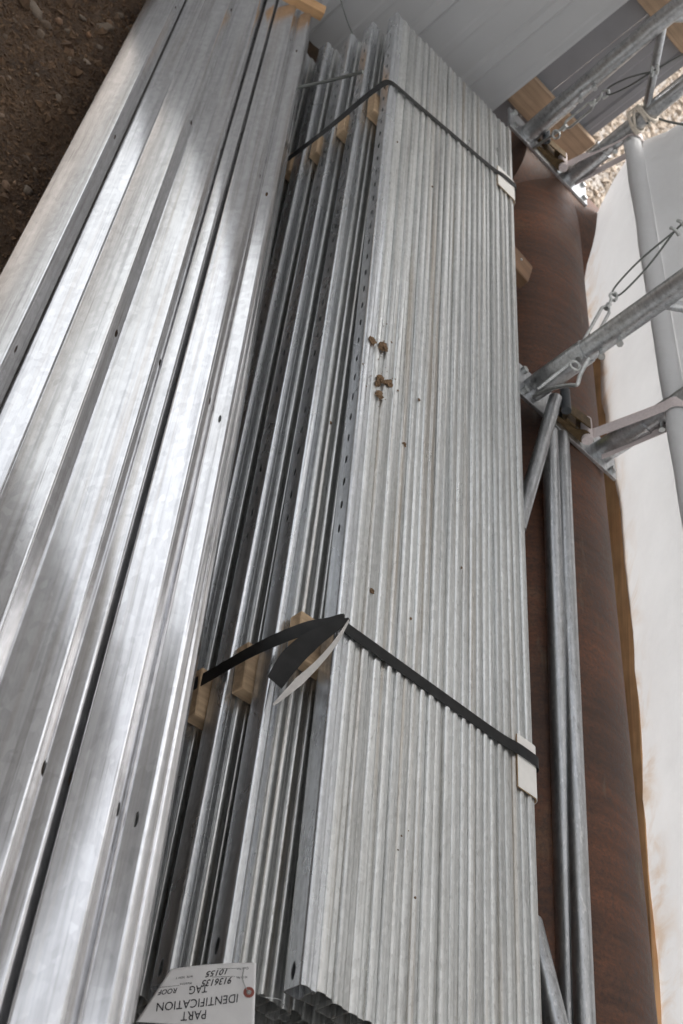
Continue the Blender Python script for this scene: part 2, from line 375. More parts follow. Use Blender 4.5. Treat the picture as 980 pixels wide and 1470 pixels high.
# ================================================================== SETTING
def grid_ground(name, x0, x1, y0, y1, nx, ny, amp, sc, z, mat):
    V, F = [], []
    for j in range(ny + 1):
        for i in range(nx + 1):
            x = x0 + (x1 - x0) * i / nx; y = y0 + (y1 - y0) * j / ny
            h = noise.fractal(Vector((x * sc, y * sc, 3.1)), 1.0, 2.0, 5) * amp
            V.append((x, y, z + h))
    for j in range(ny):
        for i in range(nx):
            a = j * (nx + 1) + i; F.append((a, a + 1, a + nx + 2, a + nx + 1))
    o = link(name, mesh(name, V, F, True), mat); tag(o, kind='structure'); return o
far = mesh('ground', [(-200, -200, -0.09), (200, -200, -0.09), (200, 200, -0.09), (-200, 200, -0.09)], [(0, 1, 2, 3)])
tag(link('ground', far, 'gravel_bed'), kind='structure')
grid_ground('dirt_floor', -6, 2.75, -3, 5.25, 420, 420, 0.03, 3.0, -0.03, 'dirt')

def zdirt(x, y): return -0.03 + noise.fractal(Vector((x * 3.0, y * 3.0, 3.1)), 1.0, 2.0, 5) * 0.03
# stones on the dirt, each its own object
def rock_mesh(name, seed, sub=2, flat=0.6):
    bm = bmesh.new(); bmesh.ops.create_icosphere(bm, subdivisions=sub, radius=1.0)
    sx, sy = 1 + 0.35 * math.sin(seed * 7.1), 1 + 0.35 * math.cos(seed * 3.7)
    for v in bm.verts:
        n1 = noise.noise(v.co * 1.2 + Vector((seed * 5.3, 0, 0))) * 0.6 + noise.noise(v.co * 3.2 + Vector((0, seed * 3.1, 0))) * 0.3
        v.co = v.co * (1 + n1); v.co.x *= sx; v.co.y *= sy; v.co.z *= flat
    me = bpy.data.meshes.new(name); bm.to_mesh(me); bm.free()
    me.polygons.foreach_set('use_smooth', [True] * len(me.polygons)); me.materials.append(MT['stone']); return me
rocks = [rock_mesh('stone', i + 1, 2, 0.5 + 0.25 * random.random()) for i in range(8)]
placed = [(75, 22, 12, 'rounded orange brown stone near the top edge of the dirt'), (62, 3, 15, 'broad grey stone cut by the top edge of the picture'), (98, 16, 7, None), (128, 14, 8, None), (158, 32, 13, 'grey flat stone beside the left bundle, below the top corner'),
          (136, 40, 9, None), (46, 60, 7, None), (69, 36, 9, None), (110, 30, 6, None), (135, 78, 5, None), (20, 103, 4, None), (167, 24, 7, None), (88, 136, 7, None), (92, 150, 5, None), (47, 268, 11, 'round tan stone on the dirt beside the lowest purlin'),
          (18, 257, 9, None), (28, 255, 5, None), (48, 217, 7, None), (8, 158, 6, None), (5, 305, 5, None), (3, 335, 7, None), (120, 55, 5, None), (30, 20, 6, None), (15, 45, 5, None), (180, 12, 8, None), (112, 72, 4, None), (60, 100, 4, None), (40, 140, 5, None),
          (75, 190, 4, None), (20, 195, 5, None), (60, 235, 4, None), (35, 300, 5, None), (100, 110, 5, None), (150, 60, 5, None), (195, 30, 5, None), (5, 85, 5, None), (433, 128, 6, None), (425, 160, 5, None), (400, 300, 6, None)]
for i, (px, py, rpx, lab) in enumerate(placed):
    p = onz(px, py, 0.0); dep = (p - CAMLOC).dot(rz); r = rpx / 1900 * dep * 0.85
    o = bpy.data.objects.new('stone', rocks[i % 8]); COL.objects.link(o)
    o.location = (p.x, p.y, zdirt(p.x, p.y) + r * 0.1); o.scale = (r, r, r); o.rotation_euler = (random.uniform(-.3, .3), random.uniform(-.3, .3), random.uniform(0, 6.28))
    tag(o, lab or 'small rough stone half sunk in the brown dirt', 'stone', 'stones scattered over the dirt')
# fine grit: one uncountable mass
def scatter(name, n, region, rmin, rmax, mat, label, cat, zf=lambda x, y: 0, seed=3):
    rnd = random.Random(seed); V, F = [], []
    base = [Vector(v) for v in ((1, 0, 0), (-1, 0, 0), (0, 1, 0), (0, -1, 0), (0, 0, .8), (0, 0, -.8))]
    tri = ((0, 2, 4), (2, 1, 4), (1, 3, 4), (3, 0, 4), (2, 0, 5), (1, 2, 5), (3, 1, 5), (0, 3, 5))
    for _ in range(n):
        x, y = region(rnd); r = rmin + (rmax - rmin) * rnd.random() ** 2.5
        M = Matrix.Rotation(rnd.uniform(0, 6.28), 3, Vector((rnd.uniform(-1, 1), rnd.uniform(-1, 1), rnd.uniform(-1, 1))).normalized())
        k = len(V); sc = Vector((rnd.uniform(.7, 1.3), rnd.uniform(.7, 1.3), rnd.uniform(.5, .9)))
        for b in base: V.append(M @ Vector((b.x * sc.x, b.y * sc.y, b.z * sc.z)) * r + Vector((x, y, zf(x, y) + r * 0.2)))
        F += [tuple(k + q for q in f) for f in tri]
    o = link(name, mesh(name, V, F), mat); tag(o, label, cat, kind='stuff'); return o
scatter('dirt_crumbs', 60000, lambda r: (r.uniform(-0.3, 1.3), r.uniform(2.3, 5.1)), 0.0012, 0.009, 'crumb', 'loose brown crumbs of soil covering the ground beside the purlins', 'soil', zdirt)
scatter('clods', 1400, lambda r: (r.uniform(-0.3, 1.3), r.uniform(2.3, 5.1)), 0.005, 0.026, 'crumb', 'broken clods of dark soil lying over the dirt floor', 'soil', zdirt, 9)
scatter('gravel', 16000, lambda r: (r.uniform(2.75, 6.5), r.uniform(4.6, 10.5)), 0.012, 0.045, 'gravel', 'bright crushed stone outside the end of the shelter', 'gravel', lambda x, y: -0.09, 5)

# ================================================================== RIGHT BUNDLE
TOPS = [CAMH - 1.58, CAMH - 1.668, CAMH - 1.756, CAMH - 1.844, CAMH - 1.932]
LEFT = [1.388, 1.287, 1.243, 1.214, 1.178]; YAW = [0.0, 0.019, 0.025, 0.022, 0.022]     # left edge at the near end and drift to the right for each metre
YN, YF = 0.99, 4.66
HS = 0.046
LEN = YF - YN
def cee(wd, hs=HS, lip=0.014):
    # flange with a rolled crown along its web side and a lower shelf along its lip side
    return [(wd - 0.0025, -lip), (wd, -0.0042), (wd * 0.60, -0.0036), (wd * 0.44, 0.0), (0, 0), (0, -hs), (wd, -hs), (wd - 0.0035, -hs + lip)]
def cee_mesh(name, wd, holes=None):
    return section_mesh(name, cee(wd), [0.003, 0.004, 0.006, 0.0055, 0.0055, 0.0035], 0.0018, 0, LEN, holes, 4, -1)
slots = [(y - YN, 0.013, 0.19) for y in [2.06 + 0.0763 * i for i in range(34)]]
slots = [(0.03, 0.016, 0.3)] + slots
slots_b = [(y + 0.03, a, b) for (y, a, b) in slots]
WIDE, NARROW = 0.0385, 0.0257
M_wide = cee_mesh('purlin_wide', WIDE - 0.0012); M_nar = cee_mesh('purlin_narrow', NARROW - 0.0012)
M_slot = cee_mesh('purlin_slotted', WIDE - 0.0012, {4: slots}); M_slot2 = cee_mesh('purlin_slotted', WIDE - 0.0012, {4: slots_b})
for me, mt in ((M_wide, 'galv_rib'), (M_nar, 'galv_rib'), (M_slot, 'galv_side'), (M_slot2, 'galv_side')): me.materials.append(MT[mt])
LAYN = ['top', 'second', 'third', 'fourth', 'lowest']
rnd = random.Random(11)
ORD = ['', 'second', 'third', 'fourth', 'fifth', 'sixth', 'seventh', 'eighth', 'ninth', 'tenth', 'eleventh', 'twelfth', 'thirteenth', 'fourteenth', 'fifteenth', 'sixteenth', 'seventeenth', 'eighteenth', 'nineteenth', 'twentieth', 'twenty-first', 'twenty-second']
for li in range(5):
    x = LEFT[li]; k = 0; top = []
    while x < 2.02 - YAW[li] * 2.0:
        wide = k < 4 if li == 0 else k < 1
        me = (M_slot if li % 2 == 0 else M_slot2) if k == 0 else (M_wide if wide else M_nar)
        o = bpy.data.objects.new('slotted_purlin' if k == 0 else 'steel_purlin', me); COL.objects.link(o)
        dz = rnd.uniform(-0.0024, 0.0010) if k else 0.0
        if li == 0 and k in (1, 2, 3): dz = (-0.003, -0.001, -0.0035)[k - 1]
        sx = rnd.uniform(0.92, 1.07) if k and not wide else 1.0
        o.scale = (sx, 1, 1)
        o.location = (x, YN + (rnd.uniform(-0.005, 0.005) if k else 0.0), TOPS[li] + dz)
        o.rotation_euler = (0, rnd.uniform(-0.05, 0.05) if k else 0.0, rnd.uniform(-0.0005, 0.0005) - YAW[li])
        if k == 0: tag(o, 'galvanised purlin with slots along its side, outermost in the %s layer of the stack' % LAYN[li], 'purlin', 'purlins of the strapped stack')
        elif li == 0 and wide: tag(o, ('wide galvanised purlin flange on top of the strapped stack, %s from its slotted edge') % ORD[k], 'purlin', 'purlins of the strapped stack')
        elif li == 0: top.append(o)
        else: tag(o, 'plain galvanised purlin behind the slotted one in the %s layer of the strapped stack' % LAYN[li], 'purlin', 'purlins of the strapped stack')
        x += WIDE if wide else NARROW * sx; k += 1
    for q, o in enumerate(reversed(top)):
        tag(o, ('narrow galvanised rib on top of the strapped stack, %s from the rusty pipe' % ORD[q]) if q else 'narrow galvanised rib on top of the strapped stack, closest to the rusty pipe', 'purlin', 'purlins of the strapped stack')

# timber spacers between the layers
def board(name, sx, sy, sz, loc, mat, label, cat, group=None, rot=(0, 0, 0), bev=0.003):
    o = link(name, box_mesh(name, sx, sy, sz, bev), mat); o.location = loc; o.rotation_euler = rot
    o.data.transform(Matrix.Translation((0, 0, sz / 2))); o.location.z -= 0
    tag(o, label, cat, group); return o
for si, (yc, wdt, nm) in enumerate(((1.735, 0.118, 'near'), (3.90, 0.115, 'far'))):
    for li in range(4):
        xl = ((1.332, 1.274, 1.233, 1.20), (1.372, 1.328, 1.300, 1.270))[si][li]; z0 = TOPS[li + 1] + 0.0012
        yy = (1.748, 1.676, 1.628, 1.60)[li]
        if si == 1: yy = (4.05, 3.96, 3.89, 3.84)[li]
        hh = TOPS[li] - HS - TOPS[li + 1] - 0.005
        board('timber_spacer', 2.03 - xl, wdt, hh, ((2.03 + xl) / 2, yy, z0), 'wood_x',
              'pine spacer end sticking out under the %s layer at the %s black strap' % (LAYN[li], nm), 'spacer', 'timber spacers in the strapped stack', rot=(0, 0, rnd.uniform(-.03, .03)))
# bearers on the ground under the stack
for yc, lab in ((1.6, 'timber bearer on the ground under the near half of the strapped stack'), (4.05, 'timber bearer sticking out between the strapped stack and the rusty pipe')):
    board('timber_bearer', 0.98, 0.10, TOPS[4] - HS - 0.005, (1.66, yc, -0.0), 'wood_dark', lab, 'timber', 'timber bearers under the strapped stack')
tb = board('timber_prop', 0.16, 0.13, 0.042, (2.095, 3.93, CAMH - 1.672), 'wood_dark', 'short brown timber wedged between the strapped stack and the rusty pipe', 'timber', rot=(0, 0, -0.25))
nl = link('nail', tube_mesh('nail', [(0.02, 0.02, 0.04), (0.02, 0.02, 0.046)], 0.005, 8), 'steel_small', tb)

# straps over the stack
def strap_path(side, yl, yr):
    T = TOPS[0]
    pts = [ony(*p) for p in side] + [Vector((x, yl + (yr - yl) * (x - LEFT[0]) / (2.03 - LEFT[0]), z)) for x, z in ((LEFT[0] + 0.02, T + 0.004), (1.5, T + 0.003), (1.7, T + 0.0025), (1.9, T + 0.003), (1.965, T + 0.0095), (2.025, T + 0.0095))]
    pts[0] = pts[0] + Vector((-0.02, -0.02, -0.06))
    out = smoothpath(pts, 6)
    for a in (20, 45, 70, 90):
        r = math.radians(a); out.append(Vector((2.025 + 0.019 * math.sin(r), yr, T - 0.0095 + 0.019 * math.cos(r))))
    out.append(Vector((2.045, yr, T - 0.2))); out.append(Vector((2.044, yr, T - 0.40)))
    return out
s1 = link('steel_strap', ribbon_mesh('steel_strap', strap_path([(265, 990, 1.63), (300, 970, 1.65), (365, 933, 1.67), (430, 905, 1.715), (470, 896, 1.75), (492, 891, 1.768)], 1.772, 1.768), 0.031, (0, 1, 0), 0.0012), 'black_strap')
tag(s1, 'black flat strap round the near end of the stack, with a loose doubled tail', 'strap', 'black straps round the stack')
s2 = link('steel_strap', ribbon_mesh('steel_strap', strap_path([(430, 220, 3.74), (470, 185, 3.85), (520, 143, 4.0), (545, 124, 4.08), (557, 118, 4.12)], 4.125, 4.255), 0.026, (0, 1, 0), 0.0012), 'black_strap')
tag(s2, 'black flat strap round the far end of the purlin stack', 'strap', 'black straps round the stack')
# loose doubled tail of the near strap, standing off the side of the stack
def off(px, py, X): return onx(px, py, X)
perp = rx * 0.6 + ry * 0.8
def tail(px, widths, mat, X):
    c = smoothpath([off(p[0], p[1], x) for p, x in zip(px, X)], 6); n = len(c); ww = []
    for i in range(n):
        t = i / (n - 1) * (len(widths) - 1); k = min(int(t), len(widths) - 2); ww.append((widths[k] + (widths[k + 1] - widths[k]) * (t - k)) * 2.6 / 1900)
    link('tail', ribbon_mesh('tail', c, ww, perp, 0.0012), mat, s1)
tail([(501, 889), (470, 905), (441, 924), (415, 949), (394, 980)], [6, 20, 30, 33, 27], 'black_strap', [1.392, 1.352, 1.322, 1.297, 1.280])
tail([(502, 888), (482, 921), (458, 950), (428, 979), (392, 1012)], [2, 7, 9, 13, 3], 'tail_pale', [1.394, 1.366, 1.342, 1.312, 1.280])

# folded card corner protectors under the straps
def protector(yc, ln, lab, wd=0.068):
    T = TOPS[0]; e = empty('corner_protector', (2.03, yc, T)); tag(e, lab, 'protector', 'white card corner protectors')
    prof = [(-wd, 0.0042), (-0.01, 0.0042)]
    for a in (15, 30, 45, 60, 75, 90): r = math.radians(a); prof.append((-0.01 + 0.017 * math.sin(r), -0.0128 + 0.017 * math.cos(r)))
    prof.append((0.0072, -0.06))
    for nm, t0, t1, mt in (('card_core', 0.0, 0.0028, 'card_core'), ('card_face', 0.0031, 0.0042, 'card')):
        V, F = [], []; k = len(prof)
        for i, (x, z) in enumerate(prof):
            d = Vector(prof[min(i + 1, k - 1)]) - Vector(prof[max(i - 1, 0)]); d.normalize(); nn = Vector((-d.y, d.x))
            for yy in (-ln / 2, ln / 2):
                for tt in (t0, t1): V.append((x + nn.x * tt, yy, z - 0.0042 + 0.0015 + nn.y * tt))
        for i in range(k - 1):
            a, b = i * 4, i * 4 + 4
            F += [(a, b, b + 2, a + 2), (a + 1, a + 3, b + 3, b + 1), (a, a + 1, b + 1, b), (a + 2, b + 2, b + 3, a + 3)]
        F += [(0, 2, 3, 1), ((k - 1) * 4, (k - 1) * 4 + 1, (k - 1) * 4 + 3, (k - 1) * 4 + 2)]
        link(nm, mesh(nm, V, F, True, 35), mt, e)
protector(1.742, 0.142, 'white card corner protector under the near strap at the edge of the stack')
protector(4.222, 0.125, 'white card corner protector under the far strap at the edge of the stack', 0.095)

# mud clumps on top
def clump(name, seed, r, sub=3):
    bm = bmesh.new(); bmesh.ops.create_icosphere(bm, subdivisions=sub, radius=1.0)
    for v in bm.verts:
        n1 = noise.fractal(v.co * 1.6 + Vector((seed * 9.7, 0, 2)), 0.6, 2.0, 4)
        v.co *= (1 + n1 * 0.55); v.co.z *= 0.6
    bmesh.ops.scale(bm, vec=(r, r, r), verts=bm.verts)
    me = bpy.data.meshes.new(name); bm.to_mesh(me); bm.free(); me.materials.append(MT['mud']); return me
muds = [(533, 490, 6), (549, 499, 7), (545, 546, 6), (541, 551, 5), (557, 551, 6), (551, 549, 4), (543, 567, 6), (601, 574, 2.5), (579, 638, 3.5), (474, 607, 3), (662, 815, 2), (533, 849, 4), (589, 888, 2.2), (561, 491, 2), (571, 561, 1.5),
        (595, 1289, 2.6), (576, 1200, 1.6), (571, 1220, 1.5), (586, 1193, 1.6), (547, 1194, 1.4), (620, 268, 1.8), (570, 204, 1.8)] + [(545 + random.gauss(0, 9), 535 + random.gauss(0, 26), random.uniform(0.7, 1.6)) for _ in range(26)]
for i, (px, py, rp) in enumerate(muds):
    z = TOPS[0] if px > 500 else TOPS[1]
    p = onz(px, py, z); r = rp / 1900 * (p - CAMLOC).dot(rz) * 1.05
    o = link('mud_clump', clump('mud_clump', i, r, 3 if rp > 3 else 1), None); o.location = (p.x, p.y, z + r * 0.25); o.rotation_euler = (0, 0, i)
    tag(o, 'brown clod of dried mud in the loose group on top of the stack' if rp >= 4 else 'tiny crumb of dried mud lying on the galvanised stack', 'mud', 'dried mud on the stack')

# part identification tag at the near end
tn = Vector((-.17, 0, .08)).normalized(); tp0 = Vector((1.262, 0, CAMH - 1.66)); tn = (tn + Vector((0, -0.25, 0.1))).normalized(); tp0.y = 1.0
def tagp(px, py, lift=0.0):
    p = onp(px, py, tp0, tn)
    u = (px - 285) / 90.0
    p = p + tn * (0.006 * u * u + lift)
    return p
TE = empty('identification_tag', tagp(285, 1430)); tag(TE, 'white paper part identification tag wired to the near end of the stack', 'tag')
corners = {(0, 0): (246, 1391), (1, 0): (369, 1383), (1, 1): (366, 1476), (0, 1): (197, 1468)}
V, F = [], []; nu, nv = 40, 20
for j in range(nv + 1):
    for i in range(nu + 1):
        u, v = i / nu, j / nv
        px = sum((u if a else 1 - u) * (v if b else 1 - v) * c[0] for (a, b), c in corners.items())
        py = sum((u if a else 1 - u) * (v if b else 1 - v) * c[1] for (a, b), c in corners.items()) - 3 * math.sin(math.pi * u) * (1 - v)
        V.append(tagp(px, py))
for j in range(nv):
    for i in range(nu): a = j * (nu + 1) + i; F.append((a, a + 1, a + nu + 2, a + nu + 1))
def under(parent, o): o.parent = parent; o.matrix_parent_inverse = parent.matrix_basis.inverted(); return o
pm = mesh('paper', V, F, True); po = link('paper', pm, 'paper'); under(TE, po)
sm = po.modifiers.new('thick', 'SOLIDIFY'); sm.thickness = 0.0006; sm.offset = -1
def text_on_tag(txt, cx, cy, hpx, tilt, wpx=None, shear=0.0, name='lettering', bold=0.0):
    cu = bpy.data.curves.new(name, 'FONT'); cu.body = txt; cu.align_x = 'CENTER'; cu.align_y = 'CENTER'; cu.shear = shear; cu.offset = bold; cu.resolution_u = 3
    to = bpy.data.objects.new(name, cu); COL.objects.link(to)
    dg = bpy.context.evaluated_depsgraph_get(); me = bpy.data.meshes.new_from_object(to.evaluated_get(dg)); bpy.data.objects.remove(to)
    xs = [v.co.x for v in me.vertices]; ys = [v.co.y for v in me.vertices]
    w0, h0 = max(xs) - min(xs), max(ys) - min(ys); mx, my = (max(xs) + min(xs)) / 2, (max(ys) + min(ys)) / 2
    sy = hpx / h0; sx = (wpx / w0) if wpx else sy
    c, s = math.cos(math.radians(tilt)), math.sin(math.radians(tilt))
    for v in me.vertices:
        a, b = (v.co.x - mx) * sx, (v.co.y - my) * sy      # a: reading direction, b: letter up; the tag hangs upside down
        v.co = tagp(cx - a * c - b * s, cy + b * c - a * s * -1, 0.0014)
    me.materials.clear(); o = link(name, me, 'ink', po); return o
text_on_tag('PART', 278, 1458, 13, 5, 36)
text_on_tag('IDENTIFICATION', 284, 1440, 12.5, 6.5, 117)
text_on_tag('TAG', 285, 1420.5, 12, 7, 26)
text_on_tag('9136135', 311, 1410, 10, 6, 44, 0.25, 'handwriting', 0.012)
text_on_tag('10155', 311, 1397, 8.5, 8, 32, 0.25, 'handwriting', 0.012)
text_on_tag('ROOF', 241, 1424, 7.5, 8, 27, 0.2, 'handwriting', 0.012)
text_on_tag('W.O. No.', 348, 1404, 3.4, 3, 17); text_on_tag('Cust No.', 349, 1391.5, 3.4, 3, 18)
text_on_tag('Mark/Line', 267, 1412.5, 3.2, 7, 17); text_on_tag('WTR  NOV T', 265, 1403, 3.2, 7, 25)
def line_on_tag(x0, y0, x1, y1, w=0.5):
    me = mesh('rule', [tagp(x0, y0, .0008), tagp(x1, y1, .0008), tagp(x1, y1 + w, .0008), tagp(x0, y0 + w, .0008)], [(0, 1, 2, 3)])
    link('rule', me, 'ink', po)
line_on_tag(228, 1418, 258, 1414.5); line_on_tag(305, 1402.5, 338, 1402); line_on_tag(312, 1390.5, 340, 1390.5)
ec = (358.5, 1425.5)
ring = []; F = []
for i in range(24):
    a = i / 24 * 2 * math.pi
    for rr in (3.2, 8.2): ring.append(tagp(ec[0] + rr * math.cos(a), ec[1] + rr * math.sin(a) * .95, 0.0012))
for i in range(24): a = 2 * i; b = 2 * ((i + 1) % 24); F.append((a, a + 1, b + 1, b))
under(TE, link('reinforcement', mesh('reinforcement', ring, F), 'eyelet'))
ring = []; F = []
for i in range(16):
    a = i / 16 * 2 * math.pi
    for rr, l in ((1.6, 0.0012), (2.4, 0.0024), (3.6, 0.0014)): ring.append(tagp(ec[0] + rr * math.cos(a), ec[1] + rr * math.sin(a) * .95, l))
for i in range(16):
    a = 3 * i; b = 3 * ((i + 1) % 16); F += [(a, a + 1, b + 1, b), (a + 1, a + 2, b + 2, b + 1)]
under(TE, link('eyelet', mesh('eyelet', ring, F, True), 'steel_small'))
wp = smoothpath([tagp(352, 1390, .003), tagp(350, 1407, .004), tagp(357, 1424, .002), tagp(362, 1424, .004), onx(378, 1431, 1.352), onx(398, 1434, 1.372), onx(408, 1440, 1.380), onx(402, 1444, 1.386)], 6)
under(TE, link('tie_wire', tube_mesh('tie_wire', wp, 0.0007, 6), 'steel_small'))

# ================================================================== LEFT BUNDLE
dL = Vector((0.073, 0.9905, -0.1161)).normalized()
eO = (Vector((1, 0, 0)) - dL * dL.x).normalized(); eU = eO.cross(dL)
ML = Matrix(((eO.x, dL.x, eU.x, 0), (eO.y, dL.y, eU.y, 0), (eO.z, dL.z, eU.z, CAMH), (0, 0, 0, 1)))
def pol(th, r): a = math.radians(th); return (r * math.cos(a), r * math.sin(a))
def left_purlin(name, prof, radii, s0, s1, holes, label, th=0.0022, shear=(0, 0), pivot=3.0, n=5):
    pts = [(p[0], p[1]) for p in prof]
    me = section_mesh(name, pts, radii, th, s0, s1, holes, n, -1)
    cx = sum(p[0] for p in pts) / len(pts); cz = sum(p[1] for p in pts) / len(pts)
    for v in me.vertices:
        v.co.x += shear[0] * (v.co.y - pivot); v.co.z += shear[1] * (v.co.y - pivot)
    me.transform(Matrix.Translation((-cx, -s0, -cz)))
    o = link(name, me, 'galv_web'); o.matrix_world = ML @ Matrix.Translation((cx, s0, cz))
    tag(o, label, 'purlin', 'wide purlins of the leaning bundle'); return o
HL = lambda *ys: [(y, 0.014, 0.22) for y in ys]
S0 = 0.35
# every purlin leans 45 degrees: the web faces the camera, the flange falls away behind the ridge
TILT, FALL = 45.0, -27.0
def lean(thf, thr, rr, the, back=0.05, lip=0.018, tilt=None):
    """section points from the angles (seen from the camera) of foot, ridge and flange end"""
    t = math.radians(tilt or TILT); w = Vector((math.cos(t), math.sin(t))); f = Vector((math.cos(math.radians(FALL)), math.sin(math.radians(FALL)))); dn = Vector((math.sin(t), -math.cos(t)))
    R = Vector(pol(thr, rr))
    def hit(d, th):       # R + k d lies on the sight line th
        u = Vector((math.cos(math.radians(th)), math.sin(math.radians(th))))
        return R + d * (-(R.x * u.y - R.y * u.x) / (d.x * u.y - d.y * u.x))
    Fo, En = hit(-w, thf), hit(f, the)
    return [Fo + dn * back, Fo, R, En, En + dn * lip]
BACK, RAD = 0.055, [.005, .006, .005]
left_purlin('purlin', lean(-77.4, -74.25, 1.528, -73.45, 0.012), RAD, S0, 5.35, {2: HL(1.2, 2.28, 3.40, 4.55)},
            'bright wide purlin lying lowest in the leaning bundle, beside the dirt')
left_purlin('purlin', lean(-73.9, -70.9, 1.556, -70.7, BACK, 0.004, 35), [.006, .003, .002], S0, 5.35, None,
            'wide purlin with scratched web in the leaning bundle, second from the dirt')
left_purlin('purlin', lean(-71.4, -67.85, 1.524, -66.75, 0.006), [.003, .006, .005], S0, 5.35, {2: HL(1.25, 2.49, 3.72, 4.8)},
            'wide purlin overlapping the scratched one in the leaning bundle, third from the dirt')
left_purlin('purlin', lean(-67.1, -63.8, 1.526, -62.95, BACK, 0.018, 42), RAD, S0, 5.35, {2: HL(1.29, 2.435, 3.6, 4.75)},
            'wide purlin with dark mirror-like web in the middle of the leaning bundle', shear=(-0.002, -0.001))
left_purlin('purlin', lean(-63.2, -62.05, 1.533, -61.25, BACK), RAD, S0, 5.30, {2: HL(1.29, 2.40, 3.69, 4.7)},
            'purlin showing only a narrow strip between two wide ones in the leaning bundle', shear=(0.0, 0.001), pivot=3.0)
left_purlin('purlin', lean(-61.6, -59.15, 1.526, -58.45, BACK, 0.018, 38), RAD, S0, 5.20, {2: HL(1.245, 2.34, 3.51, 4.7)},
            'purlin with a bright rounded ridge in the leaning bundle, second from the dark gap')
left_purlin('purlin', lean(-58.6, -56.95, 1.540, -56.65, 0.06), [.010, .010, .008], S0, 5.09, {1: HL(1.235, 2.285, 3.41, 4.61)},
            'purlin with slotted flange along the dark gap, topmost of the leaning bundle')
left_purlin('purlin', lean(-56.9, -56.35, 1.568, -56.05, 0.03), [.004, .006, .006], S0, 4.9, None,
            'purlin edge tucked under the topmost one of the leaning bundle, facing the strapped stack', shear=(-0.004, 0), pivot=1.0)
# batten lying across the far end of the bundle
def lumber(p0, p1, w, h, name, mat, label, cat, group=None, up=Vector((0, 0, 1))):
    M = frame(p0, p1, up); me = box_mesh(name, w, (p1 - p0).length, h, 0.002)
    o = link(name, me, mat); o.matrix_world = Matrix.Translation((p0 + p1) / 2) @ M; tag(o, label, cat, group); return o
def lpt(th, r, s): a, b = pol(th, r); return CAMLOC + eO * a + eU * b + dL * s
bd = Vector((.956, 0.0, .292))
pe = CAMLOC + ray(464, 20) * 4.95
lumber(pe - bd * 0.24, pe, 0.045, 0.04, 'timber_batten', 'wood_y', 'pale timber batten lying across the far end of the leaning bundle', 'timber', up=Vector((-.3, -.2, 1)))
# cribbing that carries the raised near end (and low sleepers at the far end)
for k, s in enumerate((0.75, 2.1, 3.6)):
    c0 = lpt(-77.0, 1.70, s); c1 = lpt(-57.5, 1.66, s); zb = min(c0.z, c1.z)
    lumber(c0, c1, 0.09, 0.07, 'timber_bearer', 'wood_dark', 'timber bearer under the leaning bundle, %s along it' % ('nearest the camera', 'midway', 'farthest')[k], 'timber', 'bearers under the leaning bundle')
    for q, f in enumerate((0.18, 0.85)):
        p = c0.lerp(c1, f)
        if p.z > 0.08: board('timber_block', 0.14, 0.14, p.z - 0.03, (p.x, p.y, -0.02), 'wood_dark', 'timber block standing under the leaning bundle at its %s bearer, %s side' % (('near', 'middle', 'far')[k], ('dirt', 'stack')[q]), 'timber', 'blocks under the leaning bundle')

# cable and wire at the far end
cb = link('cable', tube_mesh('cable', smoothpath([onx(400, 132, 1.15), onx(436, 124, 1.20), onx(480, 114, 1.25), onx(521, 103, 1.285)], 5), 0.006, 8), 'cable')
tag(cb, 'short black cable between the leaning bundle and the far end of the stack', 'cable')
wv = link('wire', tube_mesh('wire', smoothpath([ony(483, -40, 4.75), ony(489, 0, 4.75), ony(503, 42, 4.72), ony(521, 78, 4.68), ony(523, 92, 4.66)], 6), 0.0028, 6), 'cable')
tag(wv, 'thin dark wire hanging in front of the white wall panels', 'wire')

# ================================================================== END WALL
def ribbed_sheet(name, x0, x1, y, z0, z1, ribs, depth, mat, parent):
    prof = [(x0, y)]
    for (xc, wd, dp) in ribs: prof += [(xc - wd, y), (xc - wd * .55, y - dp), (xc + wd * .55, y - dp), (xc + wd, y)]
    prof.append((x1, y)); V, F = [], []
    for (x, yy) in prof: V += [(x, yy, z0), (x, yy, z1)]
    for i in range(len(prof) - 1): a = 2 * i; F.append((a, a + 2, a + 3, a + 1))
    o = link(name, mesh(name, V, F), mat, parent)
    s = o.modifiers.new('thick', 'SOLIDIFY'); s.thickness = 0.0012; s.offset = 1; return o
EW = empty('end_wall', (0, 5.13, 0)); tag(EW, 'white ribbed metal panel wall closing the far end', 'wall')
xe = 2.11
i = 0
while xe > -6.5:
    x1 = xe; x0 = xe - 0.91
    rb = []
    for q in range(3):
        xm = x0 + 0.125 + q * 0.305
        rb += [(xm, 0.030, 0.016), (xm + 0.15, 0.022, 0.003)]
    if -1.7 < (x0 + x1) / 2 < 0.2: xe -= 0.91; i += 1; continue      # open doorway
    o = ribbed_sheet('wall_panel', x0, x1 + 0.0, 0.0 + (0.0015 if i % 2 else 0), -0.06, 3.35, [r for r in rb if r[0] + r[1] < x1], 0.02, 'wall_white', EW)
    xe -= 0.91; i += 1
# lapped loose sheet edge at the right of the wall
GW = empty('side_wall', (2.35, 5.42, 0)); tag(GW, 'dark grey cladding with two timber rails behind the truss legs', 'wall')
for k, (a, b) in enumerate(((1.95, 2.33), (2.333, 2.62))):
    ribbed_sheet('cladding_sheet', a - 2.35, b - 2.35, 0.004 * k, 0.0, 3.3, [(a - 2.35 + 0.12, 0.03, 0.012), (a - 2.35 + 0.24, 0.02, 0.008)], 0.01, 'wall_grey', GW)
for z0, z1, nm in ((0.335, 0.485, 'lower'), (1.0, 1.17, 'upper'), (1.75, 1.9, 'top')):
    r = link('timber_rail', box_mesh('timber_rail', 0.56, 0.038, z1 - z0, 0.003), 'wood_rail', GW); r.location = (0.0, -0.045, (z0 + z1) / 2)

